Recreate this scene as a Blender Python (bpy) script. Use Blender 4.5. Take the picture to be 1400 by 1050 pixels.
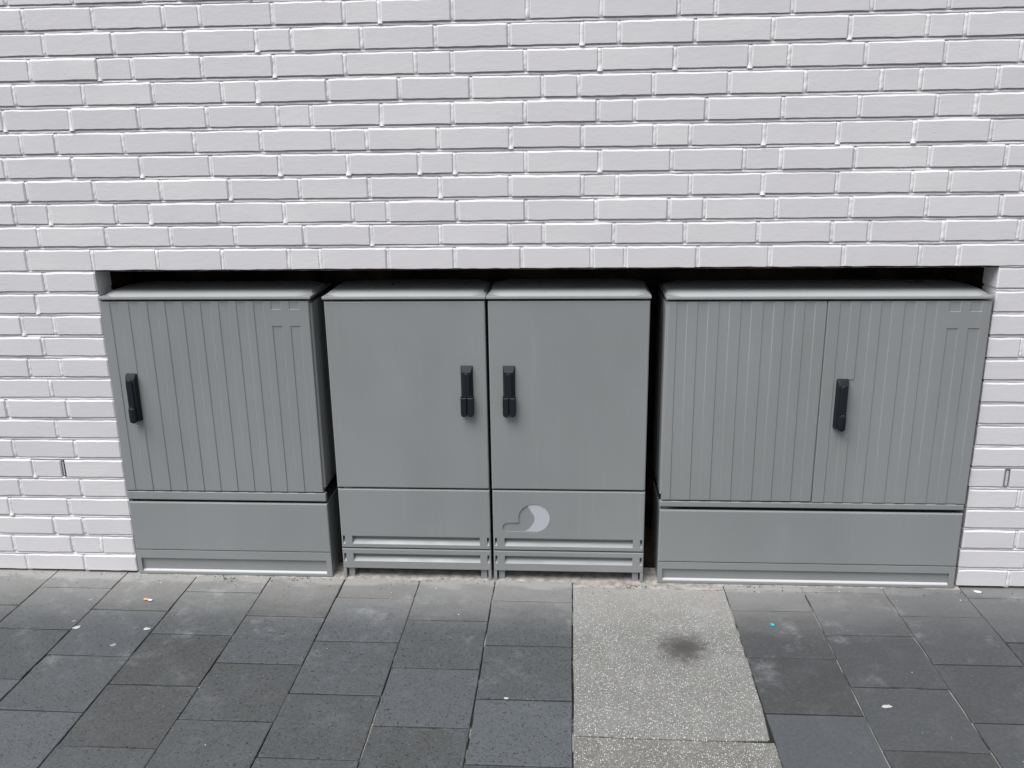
import bpy, bmesh, math, random
from math import radians, sin, cos, pi
from mathutils import Vector, noise
from mathutils.geometry import tessellate_polygon

random.seed(7)
for o in list(bpy.data.objects):
    bpy.data.objects.remove(o)
S = bpy.context.scene
C = S.collection

# ------------------------------------------------------------ camera, sky, sun, exposure
cd = bpy.data.cameras.new('camera')
cam = bpy.data.objects.new('camera', cd); C.objects.link(cam)
cam.location = (2.0433, -3.2049, 1.7431)
cam.rotation_euler = (radians(73.90), radians(0.862), radians(3.733))
cd.sensor_width = 36.0
cd.lens = 1219.8 * 36 / 1400
cd.clip_start = 0.05; cd.clip_end = 500
S.camera = cam

SUN_EL, SUN_AZ = radians(61), radians(-44)      # azimuth measured from the wall normal (-y), negative = left
w = bpy.data.worlds.new('World'); S.world = w; w.use_nodes = True
nt = w.node_tree; nt.nodes.clear()
sky = nt.nodes.new('ShaderNodeTexSky'); sky.sky_type = 'NISHITA'; sky.sun_disc = False
sdir = Vector((cos(SUN_EL) * sin(SUN_AZ), -cos(SUN_EL) * cos(SUN_AZ), sin(SUN_EL)))
sky.sun_elevation = SUN_EL
sky.sun_rotation = math.atan2(sdir.x, sdir.y)
sky.air_density = 1.0; sky.dust_density = 3.0; sky.ozone_density = 1.0
hs = nt.nodes.new('ShaderNodeHueSaturation'); hs.inputs['Saturation'].default_value = 0.16
bg = nt.nodes.new('ShaderNodeBackground'); bg.inputs['Strength'].default_value = 0.05
ow = nt.nodes.new('ShaderNodeOutputWorld')
nt.links.new(sky.outputs[0], hs.inputs['Color']); nt.links.new(hs.outputs[0], bg.inputs['Color'])
nt.links.new(bg.outputs[0], ow.inputs['Surface'])

sd = bpy.data.lights.new('sun', 'SUN'); sd.energy = 1.5; sd.angle = radians(46); sd.color = (1.0, 0.985, 0.97)
sun = bpy.data.objects.new('sun', sd); C.objects.link(sun)
sun.rotation_euler = (-sdir).to_track_quat('-Z', 'Y').to_euler()

S.view_settings.view_transform = 'Standard'; S.view_settings.look = 'None'
S.view_settings.gamma = 1; S.view_settings.use_curve_mapping = False
S.view_settings.exposure = 1.36

# ------------------------------------------------------------ helpers
def tag(o, label=None, cat=None, group=None, kind=None):
    if label: o['label'] = label
    if cat: o['category'] = cat
    if group: o['group'] = group
    if kind: o['kind'] = kind
    return o

def empty(name, loc=(0, 0, 0)):
    o = bpy.data.objects.new(name, None); C.objects.link(o); o.location = loc
    o.empty_display_size = 0.1
    return o

def mesh_of(name, verts, faces, mats, smooth=False, midx=None):
    me = bpy.data.meshes.new(name)
    me.from_pydata([tuple(v) for v in verts], [], faces)
    for m in (mats if isinstance(mats, (list, tuple)) else [mats]): me.materials.append(m)
    if midx: me.polygons.foreach_set('material_index', midx)
    if smooth: me.polygons.foreach_set('use_smooth', [True] * len(me.polygons))
    me.update()
    return me

def link(name, me, parent=None, loc=None):
    o = bpy.data.objects.new(name, me); C.objects.link(o)
    if parent:
        o.parent = parent
        # things sit at their own base: vertex data is in world space, so undo the parent's place
        p = parent; off = Vector((0, 0, 0))
        while p: off += p.location; p = p.parent
        o.location = (Vector(loc) if loc else Vector((0, 0, 0))) - off
    elif loc: o.location = loc
    return o

class MB:
    def __init__(s): s.v = []; s.f = []; s.m = []
    def add(s, vs, fs, mi=0):
        b = len(s.v); s.v += [tuple(v) for v in vs]
        s.f += [tuple(i + b for i in f) for f in fs]; s.m += [mi] * len(fs)
    def box(s, x0, x1, y0, y1, z0, z1, c=0.0, mi=0):
        if c <= 0:
            vs = [(x, y, z) for x in (x0, x1) for y in (y0, y1) for z in (z0, z1)]
            s.add(vs, [(0, 1, 3, 2), (4, 6, 7, 5), (0, 4, 5, 1), (2, 3, 7, 6), (0, 2, 6, 4), (1, 5, 7, 3)], mi); return
        # box with chamfered edges via bmesh
        bm = bmesh.new(); bmesh.ops.create_cube(bm, size=1)
        for v in bm.verts:
            v.co = ((x0 + x1) / 2 + v.co.x * (x1 - x0), (y0 + y1) / 2 + v.co.y * (y1 - y0), (z0 + z1) / 2 + v.co.z * (z1 - z0))
        bmesh.ops.bevel(bm, geom=list(bm.edges), offset=c, segments=2, affect='EDGES', profile=0.6)
        bm.verts.index_update()
        s.add([v.co[:] for v in bm.verts], [tuple(v.index for v in f.verts) for f in bm.faces], mi); bm.free()
    def build(s, name, mats, parent=None, smooth=False, loc=None):
        return link(name, mesh_of(name, s.v, s.f, mats, smooth, s.m), parent, loc)

def autosmooth(o, deg=35):
    sharp(o.data, deg); return o
def sharp(me, deg):
    me.polygons.foreach_set('use_smooth', [True] * len(me.polygons))
    bm = bmesh.new(); bm.from_mesh(me)
    for e in bm.edges:
        if len(e.link_faces) != 2 or e.calc_face_angle(0) > radians(deg): e.smooth = False
    bm.to_mesh(me); bm.free()
    return me

# ------------------------------------------------------------ materials
def newmat(name, rough=0.5, spec=0.4, color=(0.5, 0.5, 0.5)):
    m = bpy.data.materials.new(name); m.use_nodes = True
    b = m.node_tree.nodes['Principled BSDF']
    b.inputs['Roughness'].default_value = rough
    b.inputs['Specular IOR Level'].default_value = spec
    b.inputs['Base Color'].default_value = (*color, 1)
    return m, m.node_tree, b

def N(t, typ, **kw):
    n = t.nodes.new(typ)
    for k, v in kw.items():
        if k in n.inputs: n.inputs[k].default_value = v
        else: setattr(n, k, v)
    return n
def pos(t): return N(t, 'ShaderNodeNewGeometry').outputs['Position']
def scaled(t, vec, s):
    n = N(t, 'ShaderNodeVectorMath', operation='MULTIPLY'); t.links.new(vec, n.inputs[0]); n.inputs[1].default_value = s
    return n.outputs[0]
def noisetex(t, vec, scale, detail=3, rough=0.5):
    n = N(t, 'ShaderNodeTexNoise', Scale=scale, Detail=detail, Roughness=rough); t.links.new(vec, n.inputs['Vector']); return n.outputs['Fac']
def vor(t, vec, scale, feature='F1'):
    n = N(t, 'ShaderNodeTexVoronoi', Scale=scale, feature=feature); t.links.new(vec, n.inputs['Vector']); return n
def ramp(t, fac, a, b, lo=0.0, hi=1.0):
    n = N(t, 'ShaderNodeMapRange'); t.links.new(fac, n.inputs['Value'])
    n.inputs['From Min'].default_value = a; n.inputs['From Max'].default_value = b
    n.inputs['To Min'].default_value = lo; n.inputs['To Max'].default_value = hi
    n.interpolation_type = 'SMOOTHSTEP'
    return n.outputs['Result']
def math_(t, op, a, b=None):
    n = N(t, 'ShaderNodeMath', operation=op)
    for i, x in enumerate((a, b)):
        if x is None: continue
        if isinstance(x, (int, float)): n.inputs[i].default_value = x
        else: t.links.new(x, n.inputs[i])
    return n.outputs[0]
def mix(t, fac, a, b):
    n = N(t, 'ShaderNodeMix', data_type='RGBA')
    for i, x in ((0, fac), (6, a), (7, b)):
        if isinstance(x, (int, float)): n.inputs[i].default_value = x
        elif isinstance(x, tuple): n.inputs[i].default_value = (*x, 1)
        else: t.links.new(x, n.inputs[i])
    return n.outputs[2]
def bump(t, b, h, strength=1.0, dist=0.001, prev=None):
    n = N(t, 'ShaderNodeBump', Strength=strength, Distance=dist); t.links.new(h, n.inputs['Height'])
    if prev: t.links.new(prev, n.inputs['Normal'])
    t.links.new(n.outputs[0], b.inputs['Normal']); return n.outputs[0]
def sepxyz(t, v):
    n = N(t, 'ShaderNodeSeparateXYZ'); t.links.new(v, n.inputs[0]); return n.outputs

def wall_paint(name, base=(0.690, 0.684, 0.704), amt=1.0):
    m, t, b = newmat(name, 0.5, 0.4)
    P = pos(t)
    oi = N(t, 'ShaderNodeObjectInfo').outputs['Random']
    big = noisetex(t, scaled(t, P, (1.2, 1, 3.5)), 2.2, 4)
    c = mix(t, ramp(t, big, 0.35, 0.68), (base[0] * .95, base[1] * .945, base[2] * .955), base)
    c = mix(t, math_(t, 'MULTIPLY', oi, 0.8), c, (base[0] * .93, base[1] * .922, base[2] * .935))
    # pin holes and specks in the paint
    v = vor(t, P, 55)
    hole = math_(t, 'MULTIPLY', ramp(t, v.outputs['Distance'], 0.05, 0.10, 1, 0), ramp(t, noisetex(t, P, 23, 2), 0.60, 0.68))
    c = mix(t, math_(t, 'MULTIPLY', hole, 0.55), c, (0.22, 0.2, 0.19))
    # thin grime, patchy
    g = math_(t, 'MULTIPLY', ramp(t, noisetex(t, scaled(t, P, (1, 1, 4)), 9, 6, .65), 0.58, 0.8), 0.10)
    c = mix(t, g, c, (0.36, 0.34, 0.32))
    t.links.new(c, b.inputs['Base Color'])
    b1 = bump(t, b, noisetex(t, scaled(t, P, (1, 1, 2.4)), 24, 6, .68), 0.24 * amt, 0.0035)
    b2 = bump(t, b, noisetex(t, P, 240, 3, .6), 0.30 * amt, 0.0012, b1)
    bl = vor(t, P, 34)
    bump(t, b, math_(t, 'MULTIPLY', ramp(t, bl.outputs['Distance'], 0.0, 0.13, 1, 0), ramp(t, noisetex(t, P, 13, 2), 0.60, 0.72)), 0.8 * amt, 0.0015, b2)
    return m
M_brick = wall_paint('painted_brick')
M_mortar = wall_paint('painted_mortar', (0.78, 0.783, 0.80), 1.5)

def plastic(name, base, rough=0.34):
    m, t, b = newmat(name, rough, 0.5)
    P = pos(t)
    c = mix(t, ramp(t, noisetex(t, scaled(t, P, (1, 1, .5)), 2.6, 4), 0.32, 0.7), tuple(x * .95 for x in base), tuple(x * 1.04 for x in base))
    st = ramp(t, noisetex(t, scaled(t, P, (22, 22, 0.9)), 1.6, 4, .6), 0.56, 0.78)
    c = mix(t, math_(t, 'MULTIPLY', st, 0.10), c, (0.40, 0.40, 0.38))
    dk = ramp(t, noisetex(t, scaled(t, P, (30, 30, 2.2)), 1.2, 5, .7), 0.60, 0.82)
    c = mix(t, math_(t, 'MULTIPLY', dk, 0.14), c, (0.12, 0.12, 0.11))
    # splash dirt low down and specks
    z = sepxyz(t, P)[2]
    low = math_(t, 'MULTIPLY', ramp(t, z, 0.0, 0.09, 1, 0), ramp(t, noisetex(t, P, 26, 5, .7), 0.40, 0.75))
    c = mix(t, math_(t, 'MULTIPLY', low, 0.55), c, (0.30, 0.285, 0.26))
    sp = math_(t, 'MULTIPLY', ramp(t, vor(t, P, 70).outputs['Distance'], 0.05, 0.11, 1, 0), ramp(t, noisetex(t, P, 9, 2), 0.60, 0.66))
    c = mix(t, math_(t, 'MULTIPLY', sp, 0.4), c, (0.14, 0.13, 0.12))
    t.links.new(c, b.inputs['Base Color'])
    t.links.new(ramp(t, noisetex(t, P, 7, 4), 0.3, 0.7, rough - .05, rough + .12), b.inputs['Roughness'])
    b1 = bump(t, b, noisetex(t, P, 420, 2), 0.10, 0.0008)
    return m
M_cab = plastic('grey_cabinet_polyester', (0.254, 0.267, 0.273))
M_cap_lit = plastic('grey_cabinet_roof_lit', (0.36, 0.378, 0.388), 0.32)  # cabinet grey made paler: bright top light painted into the lid crown
M_logo = plastic('pale_emblem_inlay', (0.47, 0.49, 0.53), 0.38)
M_sill, _, _ = newmat('pale_sill', 0.5, 0.4, (0.54, 0.56, 0.58))
M_black, tb_, bb_ = newmat('black_handle_plastic', 0.55, 0.25, (0.010, 0.013, 0.018))
bump(tb_, bb_, noisetex(tb_, pos(tb_), 300, 2), 0.15, 0.0008)
M_metal, _, mb_ = newmat('bare_metal', 0.3, 0.5, (0.5, 0.5, 0.5)); mb_.inputs['Metallic'].default_value = 1
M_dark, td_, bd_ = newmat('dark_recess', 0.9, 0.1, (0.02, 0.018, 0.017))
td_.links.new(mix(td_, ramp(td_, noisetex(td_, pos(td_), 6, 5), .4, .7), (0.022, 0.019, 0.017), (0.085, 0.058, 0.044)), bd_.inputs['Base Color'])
M_steel, ts_, bs_ = newmat('rusty_steel', 0.7, 0.3)
ts_.links.new(mix(ts_, ramp(ts_, noisetex(ts_, pos(ts_), 14, 5, .7), .45, .62), (0.035, 0.024, 0.020), (0.13, 0.11, 0.10)), bs_.inputs['Base Color'])
M_ventgrey, _, _ = newmat('vent_plastic_grey', 0.7, 0.3, (0.16, 0.155, 0.15))
M_sticker, _, _ = newmat('worn_label', 0.5, 0.3, (0.10, 0.085, 0.095))

def stone(name, base, pores=1.0, terrazzo=False):
    m, t, b = newmat(name, 0.72, 0.3)
    P = pos(t); X, Y, Z = sepxyz(t, P)
    rnd = N(t, 'ShaderNodeObjectInfo').outputs['Random']
    c = mix(t, rnd, tuple(x * .76 for x in (base[0] * 1.03, base[1], base[2] * .95)), tuple(x * 1.18 for x in (base[0] * .985, base[1], base[2] * 1.015)))
    mot = noisetex(t, P, 9, 9, .74)
    c = mix(t, math_(t, 'MULTIPLY', ramp(t, mot, 0.46, 0.72), 0.42), c, tuple(x * 1.55 for x in base))
    grain = noisetex(t, P, 85, 6, .85)
    c = mix(t, math_(t, 'MULTIPLY', ramp(t, grain, 0.50, 0.66), 0.42 if not terrazzo else .2), c, tuple(x * 1.9 for x in base))
    c = mix(t, math_(t, 'MULTIPLY', ramp(t, grain, 0.34, 0.49, 1, 0), 0.45), c, tuple(x * .5 for x in base))
    hgt = math_(t, 'MULTIPLY', grain, 0.3)
    if pores > 0:
        v = vor(t, P, 95); v2 = vor(t, P, 165)
        sel = ramp(t, noisetex(t, P, 48, 2), 0.53, 0.58)
        p1 = math_(t, 'MULTIPLY', ramp(t, v.outputs['Distance'], 0.20, 0.32, 1, 0), sel)
        p2 = math_(t, 'MULTIPLY', ramp(t, v2.outputs['Distance'], 0.18, 0.32, 1, 0), ramp(t, noisetex(t, P, 75, 2), 0.44, 0.52))
        p = math_(t, 'MAXIMUM', p1, p2)
        c = mix(t, math_(t, 'MULTIPLY', p, 0.85 * pores), c, (0.012, 0.012, 0.013))
        hgt = math_(t, 'SUBTRACT', hgt, p)
    if terrazzo:
        for sc, th, col, am in ((175, .25, (0.70, 0.71, 0.70), .92), (290, .32, (0.36, 0.37, 0.37), .85), (230, .28, (0.035, 0.035, 0.035), .8), (110, .20, (0.30, 0.29, 0.27), .7)):
            v = vor(t, scaled(t, P, (1, 1, 0.001)), sc)
            s_ = sepxyz(t, v.outputs['Color'])[0]
            p = math_(t, 'MULTIPLY', ramp(t, v.outputs['Distance'], th * .8, th * 1.35, 1, 0), ramp(t, s_, .52, .56))
            c = mix(t, math_(t, 'MULTIPLY', p, am), c, col)
        # dark greasy stain
        d = N(t, 'ShaderNodeVectorMath', operation='DISTANCE'); t.links.new(P, d.inputs[0]); d.inputs[1].default_value = (2.432, -0.462, 0)
        dd = math_(t, 'ADD', d.outputs['Value'], math_(t, 'MULTIPLY', math_(t, 'SUBTRACT', noisetex(t, P, 34, 7, .75), .5), 0.17))
        c = mix(t, ramp(t, dd, 0.020, 0.130, .90, 0), c, (0.050, 0.047, 0.045))
    # pale mineral bloom, scuffs
    ef = math_(t, 'MULTIPLY', ramp(t, noisetex(t, P, 4.2, 9, .76), .53, .72), ramp(t, Y, -1.1, -0.10))
    c = mix(t, math_(t, 'MULTIPLY', ef, 0.62), c, (0.30, 0.31, 0.33))
    scf = ramp(t, noisetex(t, scaled(t, P, (3, 9, 1)), 5, 7, .75), .66, .76)
    c = mix(t, math_(t, 'MULTIPLY', scf, 0.30), c, (0.33, 0.33, 0.33))
    specks = math_(t, 'MULTIPLY', ramp(t, vor(t, P, 60).outputs['Distance'], 0.04, 0.10, 1, 0), ramp(t, noisetex(t, P, 11, 2), 0.58, 0.64))
    c = mix(t, math_(t, 'MULTIPLY', specks, 0.75), c, (0.55, 0.55, 0.54))
    # lime and dust washed along the foot of the wall
    wob = math_(t, 'MULTIPLY', math_(t, 'SUBTRACT', noisetex(t, scaled(t, P, (1, 2.5, 1)), 5.5, 6, .65), .5), 0.20)
    yy = math_(t, 'ADD', Y, wob)
    d1 = ramp(t, yy, -0.45, 0.0, 0, .50); d2 = ramp(t, yy, -0.12, -0.03, 0, .78)
    dust = math_(t, 'MAXIMUM', d1, d2)
    dust = math_(t, 'MULTIPLY', dust, ramp(t, X, 2.7, 3.5, 1, .45))
    c = mix(t, dust, c, (0.34, 0.335, 0.325))
    t.links.new(c, b.inputs['Base Color'])
    bump(t, b, hgt, 0.6, 0.0015)
    return m
M_slab = stone('dark_porous_concrete', (0.068, 0.0740, 0.0800))
M_slab2 = stone('dark_smooth_concrete', (0.059, 0.0630, 0.0685), 0.0)
M_white = stone('pale_exposed_aggregate', (0.165, 0.166, 0.161), 0.0, True)
M_bed, te_, be_ = newmat('joint_sand', 0.95, 0.1)
te_.links.new(mix(te_, ramp(te_, math_(te_, 'ADD', noisetex(te_, pos(te_), 4.0, 5, .65), ramp(te_, sepxyz(te_, pos(te_))[0], 2.7, 2.8, 0, .10)), .50, .60), (0.022, 0.022, 0.022), (0.28, 0.27, 0.25)), be_.inputs['Base Color'])
M_lime, tl_, bl_ = newmat('dusty_lime_mortar', 0.95, 0.1)
tl_.links.new(mix(tl_, ramp(tl_, noisetex(tl_, pos(tl_), 30, 6, .7), .35, .65), (0.22, 0.205, 0.19), (0.40, 0.385, 0.36)), bl_.inputs['Base Color'])
bump(tl_, bl_, noisetex(tl_, pos(tl_), 120, 5, .7), 0.8, 0.003)
M_gum, _, _ = newmat('trodden_gum', 0.7, 0.3, (0.42, 0.42, 0.41))
M_gumgrey, _, _ = newmat('trodden_gum_grey', 0.8, 0.2, (0.23, 0.235, 0.24))
M_teal, _, _ = newmat('turquoise_plastic', 0.4, 0.5, (0.0, 0.42, 0.46))
M_paper, _, _ = newmat('white_paper', 0.8, 0.2, (0.72, 0.70, 0.70))
M_cork, _, _ = newmat('cork_tip', 0.8, 0.2, (0.62, 0.36, 0.12))
M_stonebit, _, _ = newmat('white_chip', 0.8, 0.2, (0.66, 0.66, 0.65))
M_dirt, _, _ = newmat('dark_dirt', 0.95, 0.1, (0.045, 0.042, 0.038))
M_asphalt, ta_, ba_ = newmat('asphalt', 0.9, 0.2)
ta_.links.new(mix(ta_, noisetex(ta_, pos(ta_), 40, 5), (0.035, 0.036, 0.038), (0.075, 0.075, 0.078)), ba_.inputs['Base Color'])

# ------------------------------------------------------------ ground and pavement
g = MB(); g.add([(-60, -60, -.05), (60, -60, -.05), (60, 60, -.05), (-60, 60, -.05)], [(0, 1, 2, 3)])
tag(g.build('ground', M_asphalt), kind='structure')
pb = MB(); pb.box(-2.9, 7.0, -3.7, 0.60, -.045, -.0065)
pave = tag(pb.build('pavement', M_bed), kind='structure')

def slab_mesh(lx, ly, seed, mat, clip=False):
    """a paving slab: slightly uneven top, softened and chipped edges"""
    r = random.Random(seed); c = 0.0022
    nx, ny = (5, 5)
    def line(n, l):
        return [0, c] + [c + (l - 2 * c) * i / n for i in range(1, n)] + [l - c, l]
    xs, ys = line(nx, lx), line(ny, ly)
    vs = []; fs = []
    for j, y in enumerate(ys):
        for i, x in enumerate(xs):
            edge = i in (0, len(xs) - 1) or j in (0, len(ys) - 1)
            z = -0.0018 if edge else r.uniform(-.0003, .0003)
            px, py = x - lx / 2, y - ly / 2
            if edge:
                px += r.uniform(-.0009, .0009); py += r.uniform(-.0009, .0009)
                if r.random() < .12: z -= .002; px *= .993; py *= .993
            if clip:
                dx = px - lx / 2; dy = py + ly / 2
                if (-dx) + dy < .03: px -= .010; py += .008
            vs.append((px, py, z))
    n = len(xs)
    for j in range(len(ys) - 1):
        for i in range(n - 1):
            fs.append((j * n + i, j * n + i + 1, (j + 1) * n + i + 1, (j + 1) * n + i))
    ring = [i for i in range(n)] + [j * n + n - 1 for j in range(1, len(ys))] + [(len(ys) - 1) * n + i for i in range(n - 2, -1, -1)] + [j * n for j in range(len(ys) - 2, 0, -1)]
    b = len(vs)
    for k in ring: vs.append((vs[k][0], vs[k][1], -.04))
    R = len(ring)
    for k in range(R): fs.append((ring[(k + 1) % R], ring[k], b + k, b + (k + 1) % R))
    return sharp(mesh_of('paving_slab', vs, fs, mat, True), 15)

JW = 0.0040
slab_var = {}
def slab(x0, x1, y0, y1, mat, rng, clip=False):
    lx, ly = round(x1 - x0 - JW, 3), round(y1 - y0 - JW - .0012, 3)
    key = (lx, ly, mat.name, rng.randrange(4), clip)
    if key not in slab_var: slab_var[key] = slab_mesh(lx, ly, hash((lx, ly, key[3])) & 0xffff, mat, clip)
    o = link('paving_slab', slab_var[key], pave, ((x0 + x1) / 2 + rng.uniform(-.0012, .0012), (y0 + y1) / 2 + rng.uniform(-.0012, .0012), rng.uniform(-.0010, .0010)))
    o.rotation_euler = (rng.uniform(-.003, .003), rng.uniform(-.003, .003), rng.uniform(-.003, .003))
    return o
lines_l = [2.050, 1.742, 1.440, 1.135, 0.830, 0.522, 0.219, -0.080]
while lines_l[-1] > -2.6: lines_l.append(round(lines_l[-1] - .305, 3))
lines_r = [2.640, 2.940, 3.247, 3.545]
while lines_r[-1] < 6.6: lines_r.append(round(lines_r[-1] + .305, 3))
rng = random.Random(3)
offs_l = [-.165, -.313, -.163, -.308, -.140, -.286, -.128, -.266]
offs_r = [-.200, -.050, -.217, -.075]
def column(x0, x1, first, mat, yend=-3.3):
    y = 0.02; nxt = first
    while y > yend:
        if y - nxt > .02: slab(x0, x1, nxt, y, mat, rng)
        y = nxt; nxt -= .3045
for i in range(len(lines_l) - 1):
    f = offs_l[i] if i < len(offs_l) else (-.14 if i % 2 else -.29)
    column(lines_l[i + 1], lines_l[i], f, M_slab)
for i in range(len(lines_r) - 1):
    f = offs_r[i] if i < len(offs_r) else (-.21 if i % 2 else -.06)
    column(lines_r[i], lines_r[i + 1], f, M_slab2)
for k, (ya, yb) in enumerate(((-.052, -.943), (-.943, -1.835), (-1.835, -2.73))):
    tag(slab(2.050, 2.640, yb, ya, M_white, rng, clip=(k == 0)), label='long pale speckled slab')
tag(slab(2.050, 2.640, -.052, .02, M_lime, rng), label='narrow pinkish closing piece')

# thin crust of lime and dirt along the foot of the wall
NXA, NXB = 0.2665, 3.5305
cr = MB(); xs = [i * .012 for i in range(-60, 400)]
xs = [x for x in xs if NXA - .01 < x < NXB + .01]
for i, x in enumerate(xs):
    n1 = noise.noise((x * 7, 0, 0)); n2 = noise.noise((x * 31, 3, 0)); n3 = noise.noise((x * 2.1, 9, 0))
    wid = max(.002, .010 + .012 * n1 + .008 * n2 + .012 * n3)
    h = .0015 + .0018 * max(0, n2 + .3)
    cr.v += [(x, .110, .006), (x, .010 + .006 * n1, h + .004), (x, -.004 - wid * .5, h * .7), (x, -.004 - wid, -.003)]
    if i:
        b = i * 4
        for k in range(3): cr.f.append((b - 4 + k, b - 3 + k, b + 1 + k, b + k)); cr.m.append(0)
tag(cr.build('dirt_strip', M_lime, smooth=True), 'crust of pale lime and dirt along the foot of the wall', 'dirt', kind='stuff')
# loose crumbs on the pavement
cb = MB(); r = random.Random(5)
def crumb(mb, x, y, s, rr, mi=0):
    p = [(s, 0, 0), (0, s, 0), (-s, 0, 0), (0, -s, 0), (0, 0, s * .8), (0, 0, -s * .4)]
    a = rr.uniform(0, 6); vs = []
    for q in p:
        k = rr.uniform(.6, 1.2); vs.append((x + k * (q[0] * cos(a) - q[1] * sin(a)), y + k * (q[0] * sin(a) + q[1] * cos(a)), .0015 + s * .3 + q[2] * k))
    mb.add(vs, [(0, 1, 4), (1, 2, 4), (2, 3, 4), (3, 0, 4), (1, 0, 5), (2, 1, 5), (3, 2, 5), (0, 3, 5)], mi)
for i in range(420):
    y = -abs(r.gauss(0, .05)) if r.random() < .8 else r.uniform(-1.5, 0)
    crumb(cb, r.uniform(-.6, 4.1), y - .01, r.uniform(.0010, .0032) * (1.2 if r.random() < .1 else 1), r, r.choice((0, 0, 1, 1, 2)))
for cx, cy, n, sp in ((.66, -.035, 34, .030), (.95, -.03, 16, .03), (1.11, .03, 60, .03), (2.30, -.035, 16, .03), (1.46, -.02, 20, .05), (2.36, .02, 20, .02), (2.75, -.02, 12, .05)):
    for i in range(n): crumb(cb, r.gauss(cx, sp), r.gauss(cy, sp * .35), r.uniform(.0012, .0042), r, r.choice((1, 1, 1, 0)))
tag(cb.build('grit', [M_lime, M_dirt, M_stonebit]), 'loose grit and crumbs scattered on the pavement near the wall', 'grit', kind='stuff')

# ------------------------------------------------------------ brick wall
wall = empty('brick_wall', (1.9, 0, 0))
tag(wall, 'white painted brick wall with a long low recess holding grey cabinets', 'wall')
CH = 1 / 12.; H0 = 1.25
NX0, NX1 = 0.2665, 3.5305          # recess edges
WX0, WX1 = -2.0, 6.0
JT = {
1: [0.012, 0.266, 0.513, 0.76, 1.009, 1.127, 1.375, 1.62, 1.862, 2.115, 2.233, 2.487, 2.74, 2.994, 3.257, 3.387],
2: [0.072, 0.329, 0.574, 0.816, 1.073, 1.319, 1.571, 1.82, 1.941, 2.19, 2.44, 2.694, 2.948, 3.075, 3.326, 3.578],
3: [-0.007, 0.124, 0.378, 0.506, 0.762, 1.006, 1.257, 1.383, 1.633, 1.879, 2.127, 2.381, 2.504, 2.752, 3.005, 3.26, 3.508],
4: [0.052, 0.308, 0.559, 0.812, 1.07, 1.321, 1.576, 1.824, 2.078, 2.2, 2.453, 2.701, 2.952, 3.203, 3.328, 3.567],
5: [-0.014, 0.241, 0.494, 0.751, 1.004, 1.251, 1.505, 1.63, 1.881, 2.138, 2.386, 2.633, 2.757, 3.003, 3.252, 3.503],
6: [0.062, 0.191, 0.442, 0.702, 0.944, 1.203, 1.324, 1.575, 1.829, 2.077, 2.325, 2.446, 2.695, 2.942, 3.194, 3.443],
7: [0.009, 0.258, 0.509, 0.757, 1.012, 1.131, 1.379, 1.629, 1.88, 2.129, 2.255, 2.497, 2.752, 3.005, 3.258, 3.385],
8: [0.066, 0.319, 0.571, 0.821, 0.946, 1.195, 1.446, 1.694, 1.941, 2.065, 2.316, 2.569, 2.821, 3.07, 3.196, 3.443],
9: [0.136, 0.385, 0.507, 0.758, 1.012, 1.262, 1.507, 1.632, 1.883, 2.134, 2.385, 2.634, 2.762, 3.01, 3.265, 3.507],
10: [0.2, 0.451, 0.707, 0.959, 1.082, 1.325, 1.578, 1.828, 2.074, 2.198, 2.449, 2.703, 2.952, 3.2, 3.321],
11: [0.141, 0.39, 0.639, 0.769, 1.022, 1.269, 1.391, 1.638, 1.892, 2.138, 2.393, 2.513, 2.762, 3.016, 3.261],
12: [0.088, 0.327, 0.575, 0.699, 0.949, 1.199, 1.449, 1.574, 1.824, 2.074, 2.324, 2.574, 2.699, 2.949, 3.199, 3.449]}
DL = {1: [0.066], 2: [0.02], 3: [-0.051, 0.077], 4: [0.019], 5: [-0.051, 0.076], 6: [0.022], 7: [-0.171, 0.077], 8: [0.018],
      9: [-0.172, 0.081], 10: [-0.105, 0.020], 11: [-0.173, 0.081], 12: [-0.232, 0.016], 13: [-0.059, 0.065], 14: [-0.246, 0.004, 0.127], 15: [-0.203, 0.045]}
DR = {4: 3.645, 10: 3.659, 11: 3.715, 13: 3.729, 15: 3.723}
rw = random.Random(11)
def extend(j, lo, hi):
    j = list(j)
    while j[0] > lo: j.insert(0, j[0] - (.125 if rw.random() < .2 else .25))
    while j[-1] < hi: j.append(j[-1] + (.125 if rw.random() < .2 else .25))
    return j
courses = []      # (k, zlow, zhigh, [joints incl. ends])
NTOP = 28
for k in range(1, NTOP + 1):
    if k in JT: j = extend(JT[k], WX0, WX1)
    else:
        a = JT[1 + (k * 5) % 11]; j = extend([x + (.06 if k % 2 else -.05) for x in a], WX0, WX1)
    courses.append((k, H0 + (k - 1) * CH, H0 + k * CH, [j]))
for k in range(1, 16):
    l = extend(DL[k] + [NX0], WX0, NX0 - .001)
    if k in DR: rr_ = [NX1, DR[k], DR[k] + .25]
    else: rr_ = [NX1, NX1 + .25]
    courses.append((-k, H0 - k * CH, H0 - (k - 1) * CH, [l, extend(rr_, NX1, WX1)]))

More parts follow.
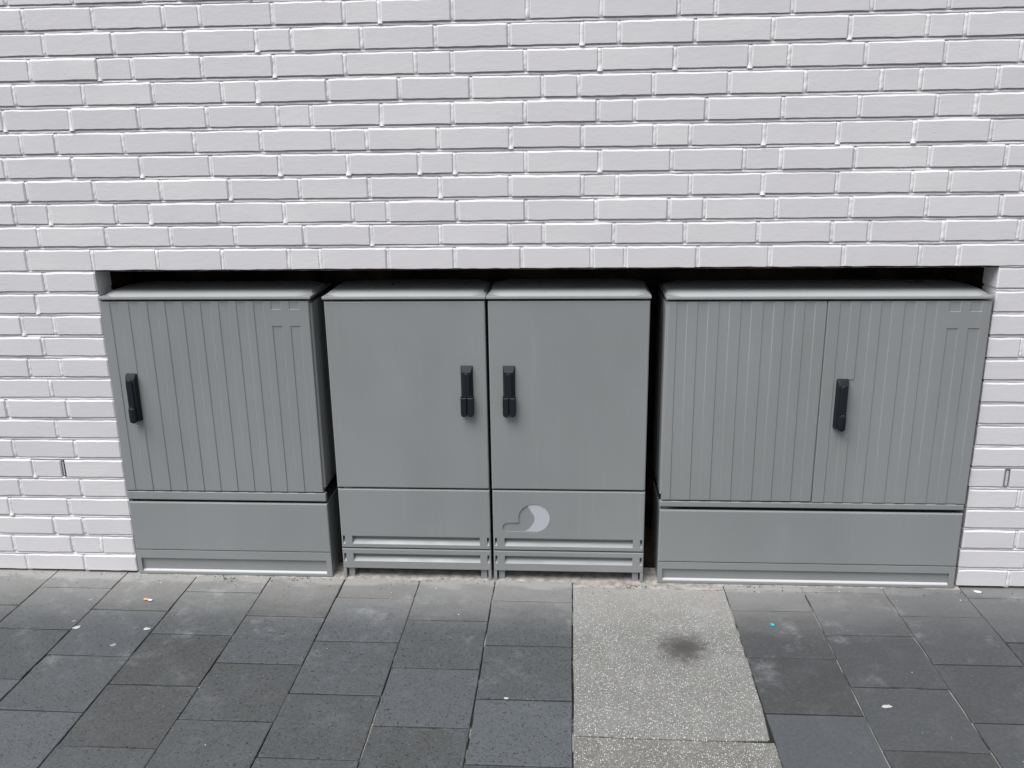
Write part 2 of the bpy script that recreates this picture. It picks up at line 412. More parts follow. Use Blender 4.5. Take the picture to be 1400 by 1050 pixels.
def brick_mesh(L, Hh, seed, D=.113):
    """one brick, front face towards -y at y=0, centred in x and z; painted, softly worn edges"""
    r = random.Random(seed)
    ct, cbm, cs = .0070, .0012, .0050
    nx = max(3, int(L / .03))
    xs = [-L / 2, -L / 2 + cs] + [-L / 2 + cs + (L - 2 * cs) * i / nx for i in range(1, nx)] + [L / 2 - cs, L / 2]
    zs = [-Hh / 2, -Hh / 2 + cbm, 0.0, Hh / 2 - ct, Hh / 2]
    n = len(xs); vs = []; fs = []
    sag = [r.uniform(-.0010, .0010) for _ in xs]; top = [r.uniform(-.0013, .0013) for _ in xs]
    for j, z in enumerate(zs):
        for i, x in enumerate(xs):
            ex = i in (0, n - 1); ez = j in (0, 4)
            y = r.uniform(-.0003, .0003)
            if ex: y = .0034 + r.uniform(-.0007, .0007)
            if j == 0: y = max(y, .0008)
            if j == 4: y = max(y, .0050 + r.uniform(-.0008, .0008))
            zz = z + (sag[i] if j <= 1 else 0) + (top[i] if j >= 3 else 0)
            xx = x + (r.uniform(-.0005, .0005) if i in (0, 1, n - 2, n - 1) else 0)
            vs.append((xx, y, zz))
    for j in range(4):
        for i in range(n - 1): fs.append((j * n + i, j * n + i + 1, (j + 1) * n + i + 1, (j + 1) * n + i))
    ring = list(range(n)) + [j * n + n - 1 for j in range(1, 5)] + [4 * n + i for i in range(n - 2, -1, -1)] + [j * n for j in range(3, 0, -1)]
    b = len(vs)
    for q in ring: vs.append((vs[q][0], D, vs[q][2]))
    R = len(ring)
    for q in range(R): fs.append((ring[(q + 1) % R], ring[q], b + q, b + (q + 1) % R))
    return vs, fs
bvar = {}
def brick_geo(kind, v):
    key = (kind, v)
    if key not in bvar:
        L = {0: .240, 1: .115, 2: .180}[kind]
        vs, fs = brick_mesh(L, .0735, 100 * kind + v)
        bvar[key] = (L, vs, fs, sharp(mesh_of('brick', vs, fs, M_brick, True), 17))
    return bvar[key]
cnt = 0
rest = MB()
VENTS = []
cands = []
for k, z0, z1, runs in courses:
    for run in runs:
        for a, b in zip(run, run[1:]):
            ea = .0 if abs(a - NX1) < 1e-6 else .005      # recess edges are brick ends, not joints
            eb = .0 if abs(b - NX0) < 1e-6 else .005
            x0, x1 = a + ea, b - eb
            if ea == 0: x0 += rw.uniform(-.002, .003)
            if eb == 0: x1 += rw.uniform(-.003, .002)
            if k == -10 and abs(b - .020) < .002: x1 -= .006
            if k == -10 and abs(a - 3.659) < .002: x0 += .008
            zb, zt = z0 + .0066, z1 - .0050
            if k == 1: zb = z0 + .0015
            if k == -15: zb = .011
            dist = 0 if (x1 > -.36 and x0 < 3.86 and z0 < 2.21) else 1
            cands.append((dist, x0, x1, zb, zt))
for dist, x0, x1, zb, zt in cands:
    L = x1 - x0
    kind = 0 if L > .21 else (2 if L > .15 else 1)
    L0, vs, fs, me = brick_geo(kind, rw.randrange(9 if kind == 0 else 5))
    sx, sz = L / L0, (zt - zb) / .0735
    cx, cy, cz = (x0 + x1) / 2, rw.gauss(0, .0009), (zb + zt) / 2 + rw.uniform(-.0007, .0007)
    cy = max(-.002, min(.002, cy))
    if kind == 1 and rw.random() < .6: cy += .0018        # many headers sit a little back
    rot = (rw.gauss(0, .008), rw.gauss(0, .0022), rw.gauss(0, .004))
    if dist == 0:
        o = link('brick', me, wall, (cx, cy, cz)); o.scale = (sx, 1, sz); o.rotation_euler = rot; cnt += 1
    else:
        rest.add([(cx + v[0] * sx, cy + v[1], cz + v[2] * sz) for v in vs], fs)
print('bricks', cnt, 'rest', len(cands) - cnt)
tag(autosmooth(rest.build('brick_rest', M_brick, wall), 17), kind='stuff')

# mortar: struck bed joints (deep under the upper brick, flush over the lower), lumpy perpends
mo = MB()
def nz(x, y, s=1.0): return noise.noise((x, y, s))
def bed(xa, xb, z, first=False):
    n = max(2, int((xb - xa) / .016)); base = len(mo.v); cols = 6
    for i in range(n + 1):
        x = xa + (xb - xa) * i / n
        w1 = nz(x * 9, z * 40) ; w2 = nz(x * 33, z * 57, 4)
        d = .0110 + .0020 * w1
        w3 = nz(x * 3.1, z * 23, 8); e = .0030 + .0016 * w1 + .0012 * w2
        zc = z + .0040 + .0020 * w3 + .0012 * w2          # the crack under the upper brick widens and closes
        mo.v += [(x, .030, z + .0098), (x, d, z + .0095), (x, d, zc), (x, e + .0030, zc - .0028), (x, e + .0004, z - .0050 + .0008 * w2), (x, .030, z - .0105)]
        if i:
            b0 = base + (i - 1) * cols
            for q in range(cols - 1): mo.f.append((b0 + q, b0 + q + 1, b0 + cols + q + 1, b0 + cols + q)); mo.m.append(0)
def perp(x, z0, z1):
    z0 += .0010 if abs(z0 - H0) < 1e-4 else 0; n = 10; base = len(mo.v); cols = 5; hw = .0105
    ph = rw.uniform(0, 50); dep = rw.choice((.0028, .0036, .0042, .0018)); drip = rw.random() < .24 and abs(z0 - H0) > .01
    lean = rw.uniform(-.0012, .0012)
    for i in range(n + 1):
        f = i / n; z = z0 + .0015 + (z1 - z0 - .004) * f
        w1 = nz(ph, z * 60); w2 = nz(ph + 9, z * 110)
        d = dep + .0017 * w1 + .0008 * w2
        if drip: d -= .0040 * max(0, 1 - f * 5)
        xx = x + .0016 * w2 + lean * (f - .5)
        fall = .010 * max(0, (f - .93) / .07) + (.006 * max(0, (.06 - f) / .06) if not drip and abs(z0 - H0) > .01 else 0)
        d += fall
        mo.v += [(xx - hw, d + .006, z), (xx - .0068, d + .0006 + .0008 * w2, z), (xx, d - .0004, z), (xx + .0068, d + .0004 - .0006 * w2, z), (xx + hw, d + .006, z)]
        if i:
            b0 = base + (i - 1) * cols
            for q in range(cols - 1): mo.f.append((b0 + q, b0 + q + 1, b0 + cols + q + 1, b0 + cols + q)); mo.m.append(0)
for k, z0, z1, runs in courses:
    if k > 0:
        if k > 1: bed(WX0, WX1, z0)
        else: bed(WX0, NX0, z0); bed(NX1, WX1, z0)
    else:
        if k > -15: bed(WX0, NX0 - .002, z0); bed(NX1 + .002, WX1, z0)
    for run in runs:
        for x in run:
            if abs(x - NX0) < 1e-6 or abs(x - NX1) < 1e-6: continue
            if k == -10 and (abs(x - .020) < .002 or abs(x - 3.659) < .002): continue
            perp(x, z0, z1)
o = mo.build('mortar', M_mortar, wall, smooth=True)

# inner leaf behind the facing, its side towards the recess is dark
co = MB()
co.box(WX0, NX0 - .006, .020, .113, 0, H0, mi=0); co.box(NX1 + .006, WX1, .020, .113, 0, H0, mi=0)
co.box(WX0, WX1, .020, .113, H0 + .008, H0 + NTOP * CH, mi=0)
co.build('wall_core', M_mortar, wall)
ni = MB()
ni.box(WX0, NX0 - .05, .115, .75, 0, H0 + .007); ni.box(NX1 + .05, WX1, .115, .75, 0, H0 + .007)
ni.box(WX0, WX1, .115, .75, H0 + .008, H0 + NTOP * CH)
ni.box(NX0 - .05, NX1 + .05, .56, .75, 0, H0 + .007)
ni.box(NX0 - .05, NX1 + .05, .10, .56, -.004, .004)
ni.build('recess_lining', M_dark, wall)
li = MB(); li.box(NX0 - .04, NX1 + .04, .006, .114, H0 - .0045, H0 - .0005)
li.box(NX0 + .01, NX1 - .01, .106, .114, H0 - .018, H0 - .0055)
li.build('steel_lintel', M_steel, wall)
# perforated weep inserts standing in two perpends
for x0, x1 in ((.0145, .0235), (3.6535, 3.6665)):
    z0 = H0 - 10 * CH + .008; z1 = H0 - 9 * CH - .008
    v = MB()
    v.box(x0, x1, .006, .03, z0, z1, mi=0)
    v.box(x0 - .0004, x0 + .0012, -.0006, .006, z0, z1, mi=1); v.box(x1 - .0012, x1 + .0004, -.0006, .006, z0, z1, mi=1)
    v.box(x0 + .0013, x1 - .0013, -.0006, .006, z1 - .002, z1, mi=1); v.box(x0 + .0013, x1 - .0013, -.0006, .006, z0, z0 + .0015, mi=1)
    for i in range(9):
        zz = z0 + .004 + i * (z1 - z0 - .008) / 9
        v.box(x0 + .0016, x1 - .0016, .0012, .0055, zz, zz + .0042, mi=2)
    v.build('weep_vent', [M_mortar, M_ventgrey, M_mortar], wall)

# ------------------------------------------------------------ cabinets
YF = -0.010                                   # door fronts stand 1 cm proud of the wall
K = (3.2049 + YF) / 3.2049
def wx(x): return 2.0433 + (x - 2.0433) * K
def wz(z): return 1.7431 + (z - 1.7431) * K

def rrect(x0, x1, z0, z1, r=0.0, n=4):
    if r <= 0: return [(x0, z0), (x1, z0), (x1, z1), (x0, z1)]
    p = []
    for cx, cz, a in ((x1 - r, z0 + r, -90), (x1 - r, z1 - r, 0), (x0 + r, z1 - r, 90), (x0 + r, z0 + r, 180)):
        for i in range(n + 1):
            t = radians(a + 90 * i / n); p.append((cx + r * cos(t), cz + r * sin(t)))
    return p
def offset_rect(x0, x1, z0, z1, c): return [(x0 + c, z0 + c), (x1 - c, z0 + c), (x1 - c, z1 - c), (x0 + c, z1 - c)]

def panel(mb, x0, x1, z0, z1, yf, th, c=.0045, holes=(), mi=0, cut_bottom=None):
    """flat moulded panel: front at yf, thickness th, rounded edges c, sunk pockets.
    hole = (pts ccw, depth, slope_bottom) ; slope_bottom pushes the pocket floor's low edge forward"""
    rings = [(0, th), (0, c), (c * .3, c * .3), (c, 0)]
    pr = []
    for ins, dy in rings:
        q = offset_rect(x0, x1, z0, z1, ins); b = len(mb.v)
        mb.v += [(x, yf + dy, z) for x, z in q]; pr.append([b, b + 1, b + 2, b + 3])
    for A, B in zip(pr, pr[1:]):
        for i in range(4): mb.f.append((A[i], A[(i + 1) % 4], B[(i + 1) % 4], B[i])); mb.m.append(mi)
    outer = [Vector((x, z, 0)) for x, z in offset_rect(x0, x1, z0, z1, c)]
    loops = [outer]; idx = list(pr[-1])
    for pts, depth, slope in holes:
        b = len(mb.v); n = len(pts)
        mb.v += [(x, yf, z) for x, z in pts]
        loops.append([Vector((x, z, 0)) for x, z in reversed(pts)]); idx += list(range(b + n - 1, b - 1, -1))
        c2 = .0012
        cx = sum(p[0] for p in pts) / n; cz = sum(p[1] for p in pts) / n
        zl = min(p[1] for p in pts); zh = max(p[1] for p in pts)
        b2 = len(mb.v)
        if slope and zh - zl > .02:   # louvre: floor rises out to the lower lip
            sl = (zh - zl) * slope
            mb.v += [(x, yf + depth, z if z > cz else z + sl) for x, z in pts]
        else: mb.v += [(x, yf + depth, z) for x, z in pts]
        for i in range(n): mb.f.append((b + (i + 1) % n, b + i, b2 + i, b2 + (i + 1) % n)); mb.m.append(mi)
        tri = tessellate_polygon([[Vector((x, z, 0)) for x, z in pts]])
        for t in tri: mb.f.append(tuple(b2 + i for i in t)); mb.m.append(mi)
    for t in tessellate_polygon(loops): mb.f.append(tuple(idx[i] for i in t)); mb.m.append(mi)

def finish(mb, name, mats, parent, deg=13):
    o = mb.build(name, mats, parent)
    bm = bmesh.new(); bm.from_mesh(o.data); bmesh.ops.recalc_face_normals(bm, faces=list(bm.faces))
    bm.to_mesh(o.data); bm.free()
    return autosmooth(o, deg)

def ribbed(mb, x0, x1, z0, z1, yf, recs, marks, flat=None, d=.0024, c=.0035, th=.03):
    """door skin with vertical raised bands; recs = sunk bands (xa, xb); marks = (band indices, za, zb) filled flush;
    flat = (xa, xb, za, zb) raised land cut back beneath/around the handle"""
    e = .0026
    xs = {x0, x0 + c * .3, x0 + c, x1 - c, x1 - c * .3, x1}
    for a, b in recs: xs |= {a - e / 2, a + e / 2, b - e / 2, b + e / 2}
    zs = {z0, z0 + c * .3, z0 + c, z1 - c, z1 - c * .3, z1}
    for _, a, b in marks: zs |= {a - .0008, a + .0008, b - .0008, b + .0008}
    if flat:
        for v in flat[2:]: zs |= {v - .0008, v + .0008}
    xs = sorted(xs); zs = sorted(zs)
    def Y(x, z):
        y = 0.0
        for bi, (a, b) in enumerate(recs):
            if a + e * .49 <= x <= b - e * .49:
                y = d
                for ids, za, zb in marks:
                    if bi in ids and za - .0001 <= z <= zb + .0001: y = 0.0
        if flat and flat[0] <= x <= flat[1] and flat[2] < z < flat[3]: y = d
        for v, lim in ((x, (x0, x1)), (z, (z0, z1))):
            for L_ in lim:
                q = abs(v - L_)
                if q < c * .2: y = max(y, c)
                elif q < c * .9: y = max(y, c * .3 + (d if y >= d else 0))
        return yf + y
    n = len(xs); b = len(mb.v)
    for z in zs:
        for x in xs: mb.v.append((x, Y(x, z), z))
    for j in range(len(zs) - 1):
        for i in range(n - 1): mb.f.append((b + j * n + i, b + j * n + i + 1, b + (j + 1) * n + i + 1, b + (j + 1) * n + i)); mb.m.append(0)
    ring = list(range(n)) + [j * n + n - 1 for j in range(1, len(zs))] + [(len(zs) - 1) * n + i for i in range(n - 2, -1, -1)] + [j * n for j in range(len(zs) - 2, 0, -1)]
    b2 = len(mb.v)
    for q in ring: v = mb.v[b + q]; mb.v.append((v[0], yf + th, v[2]))
    R = len(ring)
    for q in range(R): mb.f.append((b + ring[(q + 1) % R], b + ring[q], b2 + q, b2 + (q + 1) % R)); mb.m.append(0)

def loft(mb, secs, mi=0, cap=True):
    """secs: list of equal-length closed loops of 3D points"""
    n = len(secs[0]); bs = []
    for s_ in secs: bs.append(len(mb.v)); mb.v += list(s_)
    for A, B in zip(bs, bs[1:]):
        for i in range(n): mb.f.append((A + i, A + (i + 1) % n, B + (i + 1) % n, B + i)); mb.m.append(mi)
    if cap:
        mb.f.append(tuple(bs[-1] + i for i in range(n))); mb.m.append(mi)
        mb.f.append(tuple(bs[0] + i for i in range(n - 1, -1, -1))); mb.m.append(mi)

def roof(parent, x0, x1, zb, depth):
    """moulded lid: thin eave with a raised, tapering crown whose front corners are cut back"""
    mb = MB(); yf = YF - .006; yb = yf + depth; t = .0115
    def oct_(ix, iyf, iyb, cc, cf, z):
        # corner-cut outline: side inset ix, front inset, corner cut cc (x) / cf (y)
        xa, xb, ya, yb_ = x0 + ix, x1 - ix, yf + iyf, yb - iyb
        return [(xa + cc, ya, z), (xb - cc, ya, z), (xb, ya + cf, z), (xb, yb_ - cf, z), (xb - cc, yb_, z), (xa + cc, yb_, z), (xa, yb_ - cf, z), (xa, ya + cf, z)]
    e = .0015
    secs = [oct_(.004, .004, .004, e, e, zb), oct_(0, 0, 0, e, e, zb + .002), oct_(0, 0, 0, e, e, zb + t - .003), oct_(.0008, .0008, .0008, e, e, zb + t - .001), oct_(.003, .003, .003, e, e, zb + t)]
    loft(mb, secs)
    z = zb + t + .0003
    def crown(ix, iyf, z_, cc, cf): return oct_(ix, iyf, .02, cc, cf, z_)
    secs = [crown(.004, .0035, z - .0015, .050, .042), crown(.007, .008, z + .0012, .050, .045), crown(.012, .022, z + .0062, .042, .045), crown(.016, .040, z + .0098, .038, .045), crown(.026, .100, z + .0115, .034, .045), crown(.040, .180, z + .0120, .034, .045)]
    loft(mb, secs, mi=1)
    return finish(mb, 'roof', [M_cab, M_cap_lit], parent, 28)

def handle_wide(door, xc, zt):
    """swing handle: bevelled plate, arched lever, two-lobed lock housing with a notch below"""
    h = MB(); W = .0235; y0 = YF; zt_, zm, zb = zt, zt - .118, zt - .196
    def sec(zc0, zc1, w, y): return [(xc - w, y, zc0), (xc + w, y, zc0), (xc + w, y, zc1), (xc - w, y, zc1)]
    loft(h, [sec(zb + .012, zt_, W - .001, y0 + .002), sec(zb + .012, zt_, W - .001, y0 - .004), sec(zb + .014, zt_ - .004, W - .003, y0 - .0075),
             sec(zb + .016, zt_ - .020, W - .007, y0 - .018), sec(zb + .018, zt_ - .022, W - .009, y0 - .020)])
    ho = finish(h, 'handle', M_black, door, 25)
    l = MB()
    def arch(w, r_, z0_, z1_, y):
        p = [(xc - w, y, z0_), (xc + w, y, z0_)]
        for i in range(9):
            a = pi * i / 8; p.append((xc + w * cos(a), y, z1_ - w + w * sin(a)))
        return p
    loft(l, [arch(.0115, 0, zm - .004, zt_ - .024, y0 - .017), arch(.0115, 0, zm - .004, zt_ - .024, y0 - .022), arch(.0095, 0, zm - .002, zt_ - .027, y0 - .0245)])
    finish(l, 'lever', M_black, door, 25)
    k = MB()
    for sx, xx in ((-1, xc - .0125), (1, xc + .0125)):
        w = .0118
        def lobe(w_, ins, y):
            p = [(xx + w_, y, zm - ins), (xx - w_, y, zm - ins)]
            for i in range(9):
                a = pi + pi * i / 8; p.append((xx + w_ * cos(a), y, zb + w + w_ * .9 * sin(a)))
            return p[::-1]
        loft(k, [lobe(w, 0, y0 - .002), lobe(w, 0, y0 - .022), lobe(w * .93, .0016, y0 - .026), lobe(w * .75, .004, y0 - .028)])
        # little hood above each lobe
        k.box(xx - .0085, xx + .0085, y0 - .0235, y0 - .006, zm + .0005, zm + .007, c=.002)
    k.box(xc - .004, xc + .004, y0 - .015, y0 - .002, zb + .012, zm - .002)
    finish(k, 'lock_cover', M_black, door, 25)
def handle_slim(door, xc, zt, side):
    """narrow plate with an arched lever and a rounded lock barrel standing out at the bottom"""
    h = MB(); W = .0215; y0 = YF + .0030; zb = zt - .190
    def sec(i, y, zi=0): return [(x, y, z) for x, z in rrect(xc - W + i, xc + W - i, zb + i, zt - i - zi, .006 - i * .4, 3)]
    loft(h, [sec(0, y0 + .002), sec(0, y0 - .006), sec(.0015, y0 - .012, .002), sec(.004, y0 - .022, .016), sec(.006, y0 - .0235, .018)])
    finish(h, 'handle', M_black, door, 25)
    l = MB(); xl = xc + .003 * side
    def arch(w, z0_, z1_, y):
        p = [(xl - w, y, z0_), (xl + w, y, z0_)]
        for i in range(9):
            a = pi * i / 8; p.append((xl + w * cos(a), y, z1_ - w + w * sin(a)))
        return p
    loft(l, [arch(.0125, zb + .060, zt - .020, y0 - .020), arch(.0125, zb + .060, zt - .020, y0 - .0275), arch(.0105, zb + .062, zt - .0225, y0 - .030)])
    finish(l, 'lever', M_black, door, 25)
    k = MB(); xk = xl
    def bar(w, ins, y):
        p = [(xk + w, y, zb + .0575 - ins), (xk - w, y, zb + .0575 - ins)]
        for i in range(9):
            a = pi + pi * i / 8; p.append((xk + w * cos(a), y, zb + .007 + w * .8 * sin(a) + ins))
        return p[::-1]
    loft(k, [bar(.0130, 0, y0 - .016), bar(.0130, 0, y0 - .032), bar(.0115, .001, y0 - .0355), bar(.008, .003, y0 - .037)])
    k.box(xk - .006, xk + .006, y0 - .0330, y0 - .024, zb + .0590, zb + .0605, mi=1)
    finish(k, 'lock_cover', [M_black, M_metal], door, 25)

def carcass(parent, x0, x1, z0, z1, depth, grooves=True, yfr=.012):
    mb = MB(); y0 = YF + yfr; y1 = YF + depth; r_ = .008
    # outline in plan with rounded front corners and two shallow flutes per side
    p = []
    def side(x, s):
        q = [(x, y0 + r_)]
        if grooves:
            for yy in (.035, .060, .14): q += [(x, y0 + yy), (x - s * .002, y0 + yy + .002), (x - s * .002, y0 + yy + .008), (x, y0 + yy + .010)]
        q.append((x, y1)); return q
    for i in range(5):
        a = radians(-90 + 90 * i / 4); p.append((x1 - r_ + r_ * cos(a), y0 + r_ + r_ * sin(a)))
    p += side(x1, 1)[1:]
    p += list(reversed(side(x0, -1)))
    for i in range(1, 5):
        a = radians(180 + 90 * i / 4); p.append((x0 + r_ + r_ * cos(a), y0 + r_ + r_ * sin(a)))
    loft(mb, [[(x, y, z0) for x, y in p], [(x, y, z1) for x, y in p]])
    return finish(mb, 'body', M_cab, parent, 35)

GRP = 'grey utility cabinets standing in the wall recess'
def cab_left():
    x0, x1 = wx(.2665), wx(1.0770)
    t = empty('utility_cabinet', ((x0 + x1) / 2, .15, 0))
    tag(t, 'ribbed grey cabinet with one door and a handle at its left edge', 'cabinet', GRP)
    roof(t, x0 - .001, x1 + .001, wz(1.1400), .30)
    carcass(t, x0 + .0015, x1, wz(.385), wz(1.124), .31, yfr=.010)
    d = MB()
    recs = [(wx(a), wx(a + .0365)) for a in (.3055, .3780, .4505, .5190, .5880, .6560, .7250, .7930, .8590, .9250, .9940)]
    ribbed(d, x0, wx(1.0680), wz(.3670), wz(1.1330), YF, recs, [((9, 10), wz(1.038), wz(1.102))], flat=(wx(.3055 + .033), wx(.3790), wz(.640), wz(.851)))
    door = finish(d, 'door', M_cab, t, 20)
    tag(door, label='ribbed door')
    handle_slim(door, wx(.3530), wz(.853), -1)
    s = MB(); panel(s, x0, x1 - .001, wz(.3280), wz(.3630), YF + .001, .020, .0035)
    s.box(x0 + .018, x0 + .0188, YF + .0004, YF + .003, wz(.331), wz(.360)); s.box(x1 - .0198, x1 - .019, YF + .0004, YF + .003, wz(.331), wz(.360))
    finish(s, 'sill_rail', M_cab, t)
    plinth(t, x0 + .002, x1 + .002, wz(.3175), wz(.1060), wz(.0700), .30)
    return t
def plinth(t, x0, x1, zt, zl, zr, depth):
    """closed base: upper panel, lower panel with a long toe recess floored with a pale strip"""
    p = MB(); panel(p, x0, x1, zl + .0008, zt, YF, .010, .0045)
    finish(p, 'plinth_panel', M_cab, t)
    q = MB(); ins = .018
    panel(q, x0 + .0005, x1 - .0005, .004, zl - .0008, YF + .0008, .03, .0012, holes=[([(x0 + ins, .0145), (x1 - ins - .004, .0145), (x1 - ins - .004, zr), (x0 + ins, zr)], .022, .0)])
    finish(q, 'base_panel', M_cab, t)
    f = MB(); loft(f, [[(x, YF + .003, .0150), (x, YF + .0218, .0150), (x, YF + .0218, .0270), (x, YF + .0045, .0190)] for x in (x0 + ins + .0005, x1 - ins - .0045)])
    finish(f, 'sill_strip', M_sill, t)
    b = MB(); b.box(x0 + .001, x1 - .001, YF + .011, YF + depth, .004, zt - .022, c=.004)
    b.box(x0 + .0012, x0 + .006, YF + .0105, YF + depth, zt - .03, zt - .001); b.box(x1 - .006, x1 - .0012, YF + .0105, YF + depth, zt - .03, zt - .001)
    finish(b, 'base', M_cab, t)
def cab_mid(x0, x1, label, hx, emblem):
    x0, x1 = wx(x0), wx(x1)
    t = empty('utility_cabinet', ((x0 + x1) / 2, .15, 0))
    tag(t, label, 'cabinet', GRP)
    roof(t, x0, x1, wz(1.1385), .33)
    carcass(t, x0 + .006, x1 - .006, wz(.415), wz(1.120), .33, grooves=False)
    d = MB(); panel(d, x0 + .005, x1 - .0035, wz(.3905), wz(1.1310), YF, .022, .0045)
    door = finish(d, 'door', M_cab, t); tag(door, label='smooth door')
    handle_wide(door, wx(hx), wz(.8870))
    # plinth with two long louvre openings and small side notches
    xa, xb = x0 + .006, x1 - .0025
    def slots(z0, z1):
        hs_ = [([(xa + .044, z0), (xb - .043, z0), (xb - .043, z1), (xa + .044, z1)], .020, .58)]
        hs_ += [([(xa + .0062, z0), (xa + .0150, z0), (xa + .0150, z1), (xa + .0062, z1)], .020, .58), ([(xb - .0150, z0), (xb - .0062, z0), (xb - .0062, z1), (xb - .0150, z1)], .020, .58)]
        return hs_
    up = MB(); holes = slots(wz(.1480), wz(.1830))
    if emblem:
        # sunk emblem: a disc with a tail to the left and a flat foot
        cx, cz, R_ = wx(1.8990), wz(.2690), wx(1.9610) - wx(1.8990)
        zbot = wz(.2100); zt_ = wz(.2480); rr_ = (zt_ - zbot) / 2 - .0001; xl = wx(1.7740) + rr_
        pts = []
        for i in range(9):
            a = radians(270 - 180 * i / 8); pts.append((xl + rr_ * cos(a), zbot + rr_ + rr_ * sin(a)))
        pts = pts[::-1]                                   # top of tail -> bottom (ccw handled below)
        ring = []
        a0 = math.acos(max(-1, min(1, (zt_ + .004 - cz) / R_)))
        sa = radians(180) + math.asin((cz - zt_ - .002) / R_)
        ea = radians(-90 + 8)
        for i in range(33):
            a = sa + (ea - sa) * i / 32; ring.append((cx + R_ * cos(a), max(zbot, cz + R_ * .97 * sin(a))))
        foot = (cx + .005, zbot)
        out = [p for p in pts]                            # pts: starts top of tail, ends bottom? ensure order
        tail = [(xl + rr_ * cos(radians(270 - 180 * i / 8)), zbot + rr_ + rr_ * sin(radians(270 - 180 * i / 8))) for i in range(9)]  # bottom -> left -> top
        loop = tail + ring + [foot]                       # clockwise
        emb = loop[::-1]                                  # ccw
        holes.append((emb, .0040, 0))
    panel(up, xa, xb, wz(.1305), wz(.3840), YF, .012, .0045, holes=holes)
    finish(up, 'plinth_panel', M_cab, t)
    if emblem:
        # pale crescent inlay covering the right of the disc and the foot
        e = MB(); yv = YF + .0030
        arc = []
        for i in range(29):
            a = radians(116) + (radians(-86) - radians(116)) * i / 28
            arc.append((cx + (R_ - .0012) * cos(a), max(zbot + .0012, cz + (R_ - .0012) * .97 * sin(a))))
        kl = wx(1.8650)
        inner = [(wx(1.8620), zbot + .0012), (wx(1.8760), zbot + .010), (wx(1.8900), wz(.2370)), (wx(1.8965), wz(.2480)), (wx(1.9000), wz(.2600)), (wx(1.9000), wz(.2720)), (wx(1.8960), wz(.2820)), (wx(1.8895), wz(.2910))]
        lp = arc + inner
        e.v = [(x, yv, z) for x, z in lp] + [(x, yv + .0012, z) for x, z in lp]; n = len(lp)
        for tr in tessellate_polygon([[Vector((x, z, 0)) for x, z in lp]]): e.f.append(tuple(tr)); e.m.append(0)
        for i in range(n): e.f.append((i, (i + 1) % n, n + (i + 1) % n, n + i)); e.m.append(0)
        finish(e, 'emblem', M_logo, t)
    lo = MB(); panel(lo, xa, xb, wz(.0400), wz(.1260), YF, .036, .003, holes=slots(wz(.0720), wz(.1060)))
    finish(lo, 'base_panel', M_cab, t)
    for fx0, fx1 in ((xa, xa + .012), (xa + .018, xa + .042), (xb - .042, xb - .018), (xb - .012, xb)):
        f = MB(); f.box(fx0, fx1, YF + (.0005 if fx1 - fx0 < .02 else .012), YF + .06, .002, wz(.0395), c=.0015)
        finish(f, 'foot', M_cab, t)
    b = MB(); b.box(xa + .002, xb - .002, YF + .037, YF + .33, wz(.060), wz(.355), c=.004)
    finish(b, 'base', M_cab, t)
    return t
def cab_right():
    x0, x1 = wx(2.3830), wx(3.5250)
    t = empty('utility_cabinet', ((x0 + x1) / 2, .15, 0))
    tag(t, 'wide ribbed grey cabinet with two doors and a handle on the right door', 'cabinet', GRP)
    roof(t, x0 - .001, x1 + .001, wz(1.1345), .30)
    carcass(t, x0 - .001, x1 - .003, wz(.375), wz(1.119), .31, yfr=.008)
    xm = wx(2.9550)
    d = MB(); rec = [(wx(b - .037), wx(b)) for b in (2.459, 2.534, 2.610, 2.688, 2.767, 2.841, 2.913)]
    ribbed(d, x0 + .006, xm - .0015, wz(.3530), wz(1.1270), YF, rec, [])
    o = finish(d, 'door', M_cab, t, 20); tag(o, label='ribbed left door without a handle')
    d = MB(); rec = [(wx(b - .037), wx(b)) for b in (3.037, 3.108, 3.181, 3.262, 3.336, 3.416, 3.489)]
    ribbed(d, xm + .0015, x1 - .001, wz(.3500), wz(1.1270), YF, rec, [((5, 6), wz(1.028), wz(1.089))], flat=(wx(3.0380), wx(3.0730), wz(.620), wz(.837)))
    door = finish(d, 'door', M_cab, t, 20); tag(door, label='ribbed right door with a black handle')
    handle_slim(door, wx(3.0310), wz(.8400), 1)
    s = MB(); panel(s, x0, x1 - .003, wz(.3250), wz(.3480), YF + .001, .020, .0035)
    finish(s, 'sill_rail', M_cab, t)
    plinth(t, x0 + .001, x1 - .003, wz(.3115), wz(.0905), wz(.0610), .30)
    s = MB(); s.box(x0 - .0022, x0 - .0012, .075, .105, .40, .455); s.build('label_plate', M_sticker, t)
    return t
cab_left()
cab_mid(1.1205, 1.7285, 'smooth grey cabinet with plain louvred base and handle at its right edge', 1.6510, False)
cab_mid(1.7305, 2.3300, 'smooth grey cabinet with sunk pale emblem on its louvred base', 1.8095, True)
cab_right()

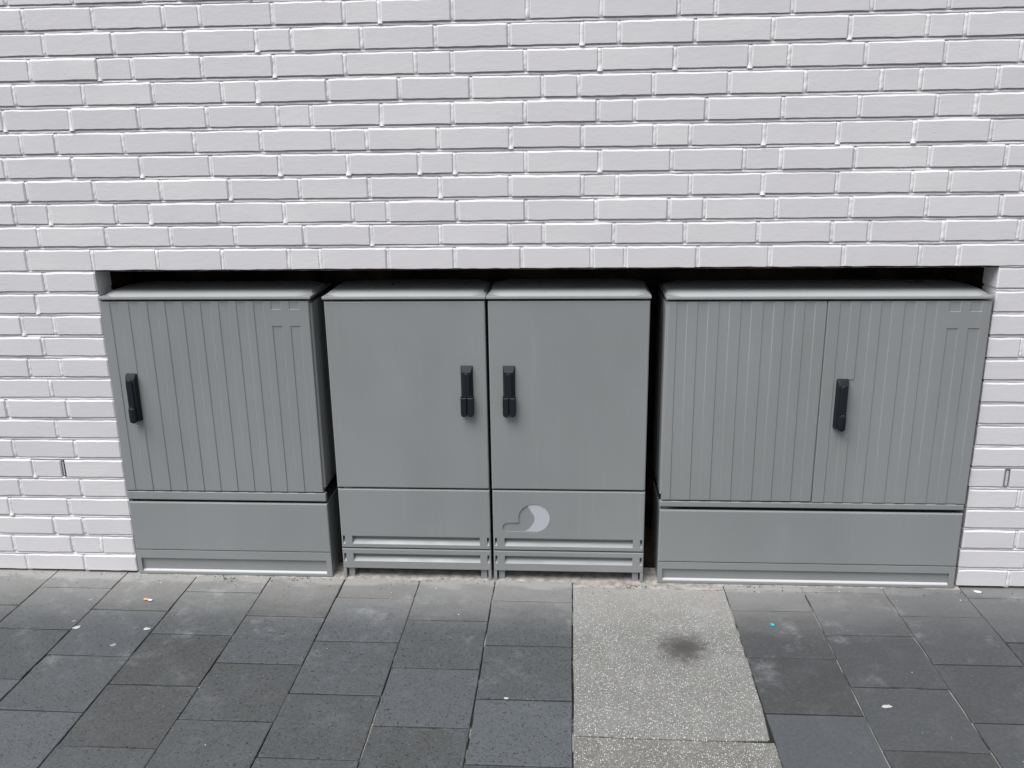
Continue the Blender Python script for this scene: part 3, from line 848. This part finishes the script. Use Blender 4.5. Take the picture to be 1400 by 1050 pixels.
# ------------------------------------------------------------ litter
def blob(name, x, y, sx, sy, h, mat, label, cat, seed, rot=0, group=None, n=14):
    r_ = random.Random(seed); m = MB()
    rad = [r_.uniform(.70, 1.15) for _ in range(n)]
    rings = []
    for f, z in ((1.0, .0008), (.86, .0008 + h * .7), (.45, .0008 + h)):
        rings.append([(sx * f * rad[i] * cos(2 * pi * i / n) * cos(rot) - sy * f * rad[i] * sin(2 * pi * i / n) * sin(rot),
                       sx * f * rad[i] * cos(2 * pi * i / n) * sin(rot) + sy * f * rad[i] * sin(2 * pi * i / n) * cos(rot), z) for i in range(n)])
    loft(m, rings)
    o = m.build(name, mat, None, smooth=True); o.location = (x, y, 0)
    return tag(o, label, cat, group)
G = 'trodden spots of chewing gum on the paving'
blob('chewing_gum', .234, -.418, .016, .011, .0014, M_gum, 'bright white gum spot on the joint between two dark slabs at the left', 'chewing gum', 1, .5, G)
blob('chewing_gum', .499, -.417, .014, .010, .0014, M_gum, 'white gum spot directly below the cigarette end', 'chewing gum', 2, 0, G)
blob('chewing_gum', .427, -.525, .014, .010, .0008, M_gumgrey, 'faint grey gum spot nearest the viewer, in the middle of its slab', 'chewing gum', 3, .3, G)
blob('chewing_gum', .184, -.220, .012, .008, .0012, M_gumgrey, 'pale grey gum spot to the left of the cigarette end', 'chewing gum', 4, 0, G)
blob('chewing_gum', .200, -.375, .008, .006, .0010, M_gumgrey, 'small grey gum spot just behind the bright white one on the joint', 'chewing gum', 5, 0, G)
blob('chewing_gum', 1.840, -.770, .008, .006, .0016, M_gum, 'small white gum spot on the dark slab left of the pale slab', 'chewing gum', 6, 0, G)
blob('paint_splash', 3.020, -.759, .020, .010, .0006, M_gum, 'pale splash mark on the dark slab below the right cabinet', 'splash', 7, .2)
blob('paint_chip', 3.600, -.030, .016, .009, .004, M_stonebit, 'white paint chip lying at the foot of the wall on the right', 'paint chip', 8, -.4)
blob('plastic_scrap', 2.769, -.301, .0075, .012, .006, M_teal, 'small turquoise plastic scrap on the dark slab right of the pale slab', 'scrap', 9, .5)
bt = empty('cigarette_end', (.408, -.216, .0045)); bt.rotation_euler = (0, 0, -.25)
tag(bt, 'crushed cigarette end with orange tip lying on a dark slab', 'cigarette end')
for nm, xa, xb, m_, fl in (('filter_tip', -.016, .004, M_cork, .62), ('paper', .0042, .022, M_paper, .5)):
    q = MB()
    loft(q, [[(x, .0055 * rr_ * cos(2 * pi * i / 10), .0040 * fl * rr_ * sin(2 * pi * i / 10)) for i in range(10)] for x, rr_ in ((xa, 1), ((xa + xb) / 2, 1.12), (xb, .9 if nm == 'filter_tip' else .7))])
    ob = q.build(nm, m_, None, smooth=True); ob.parent = bt; ob.location = (0, 0, 0)
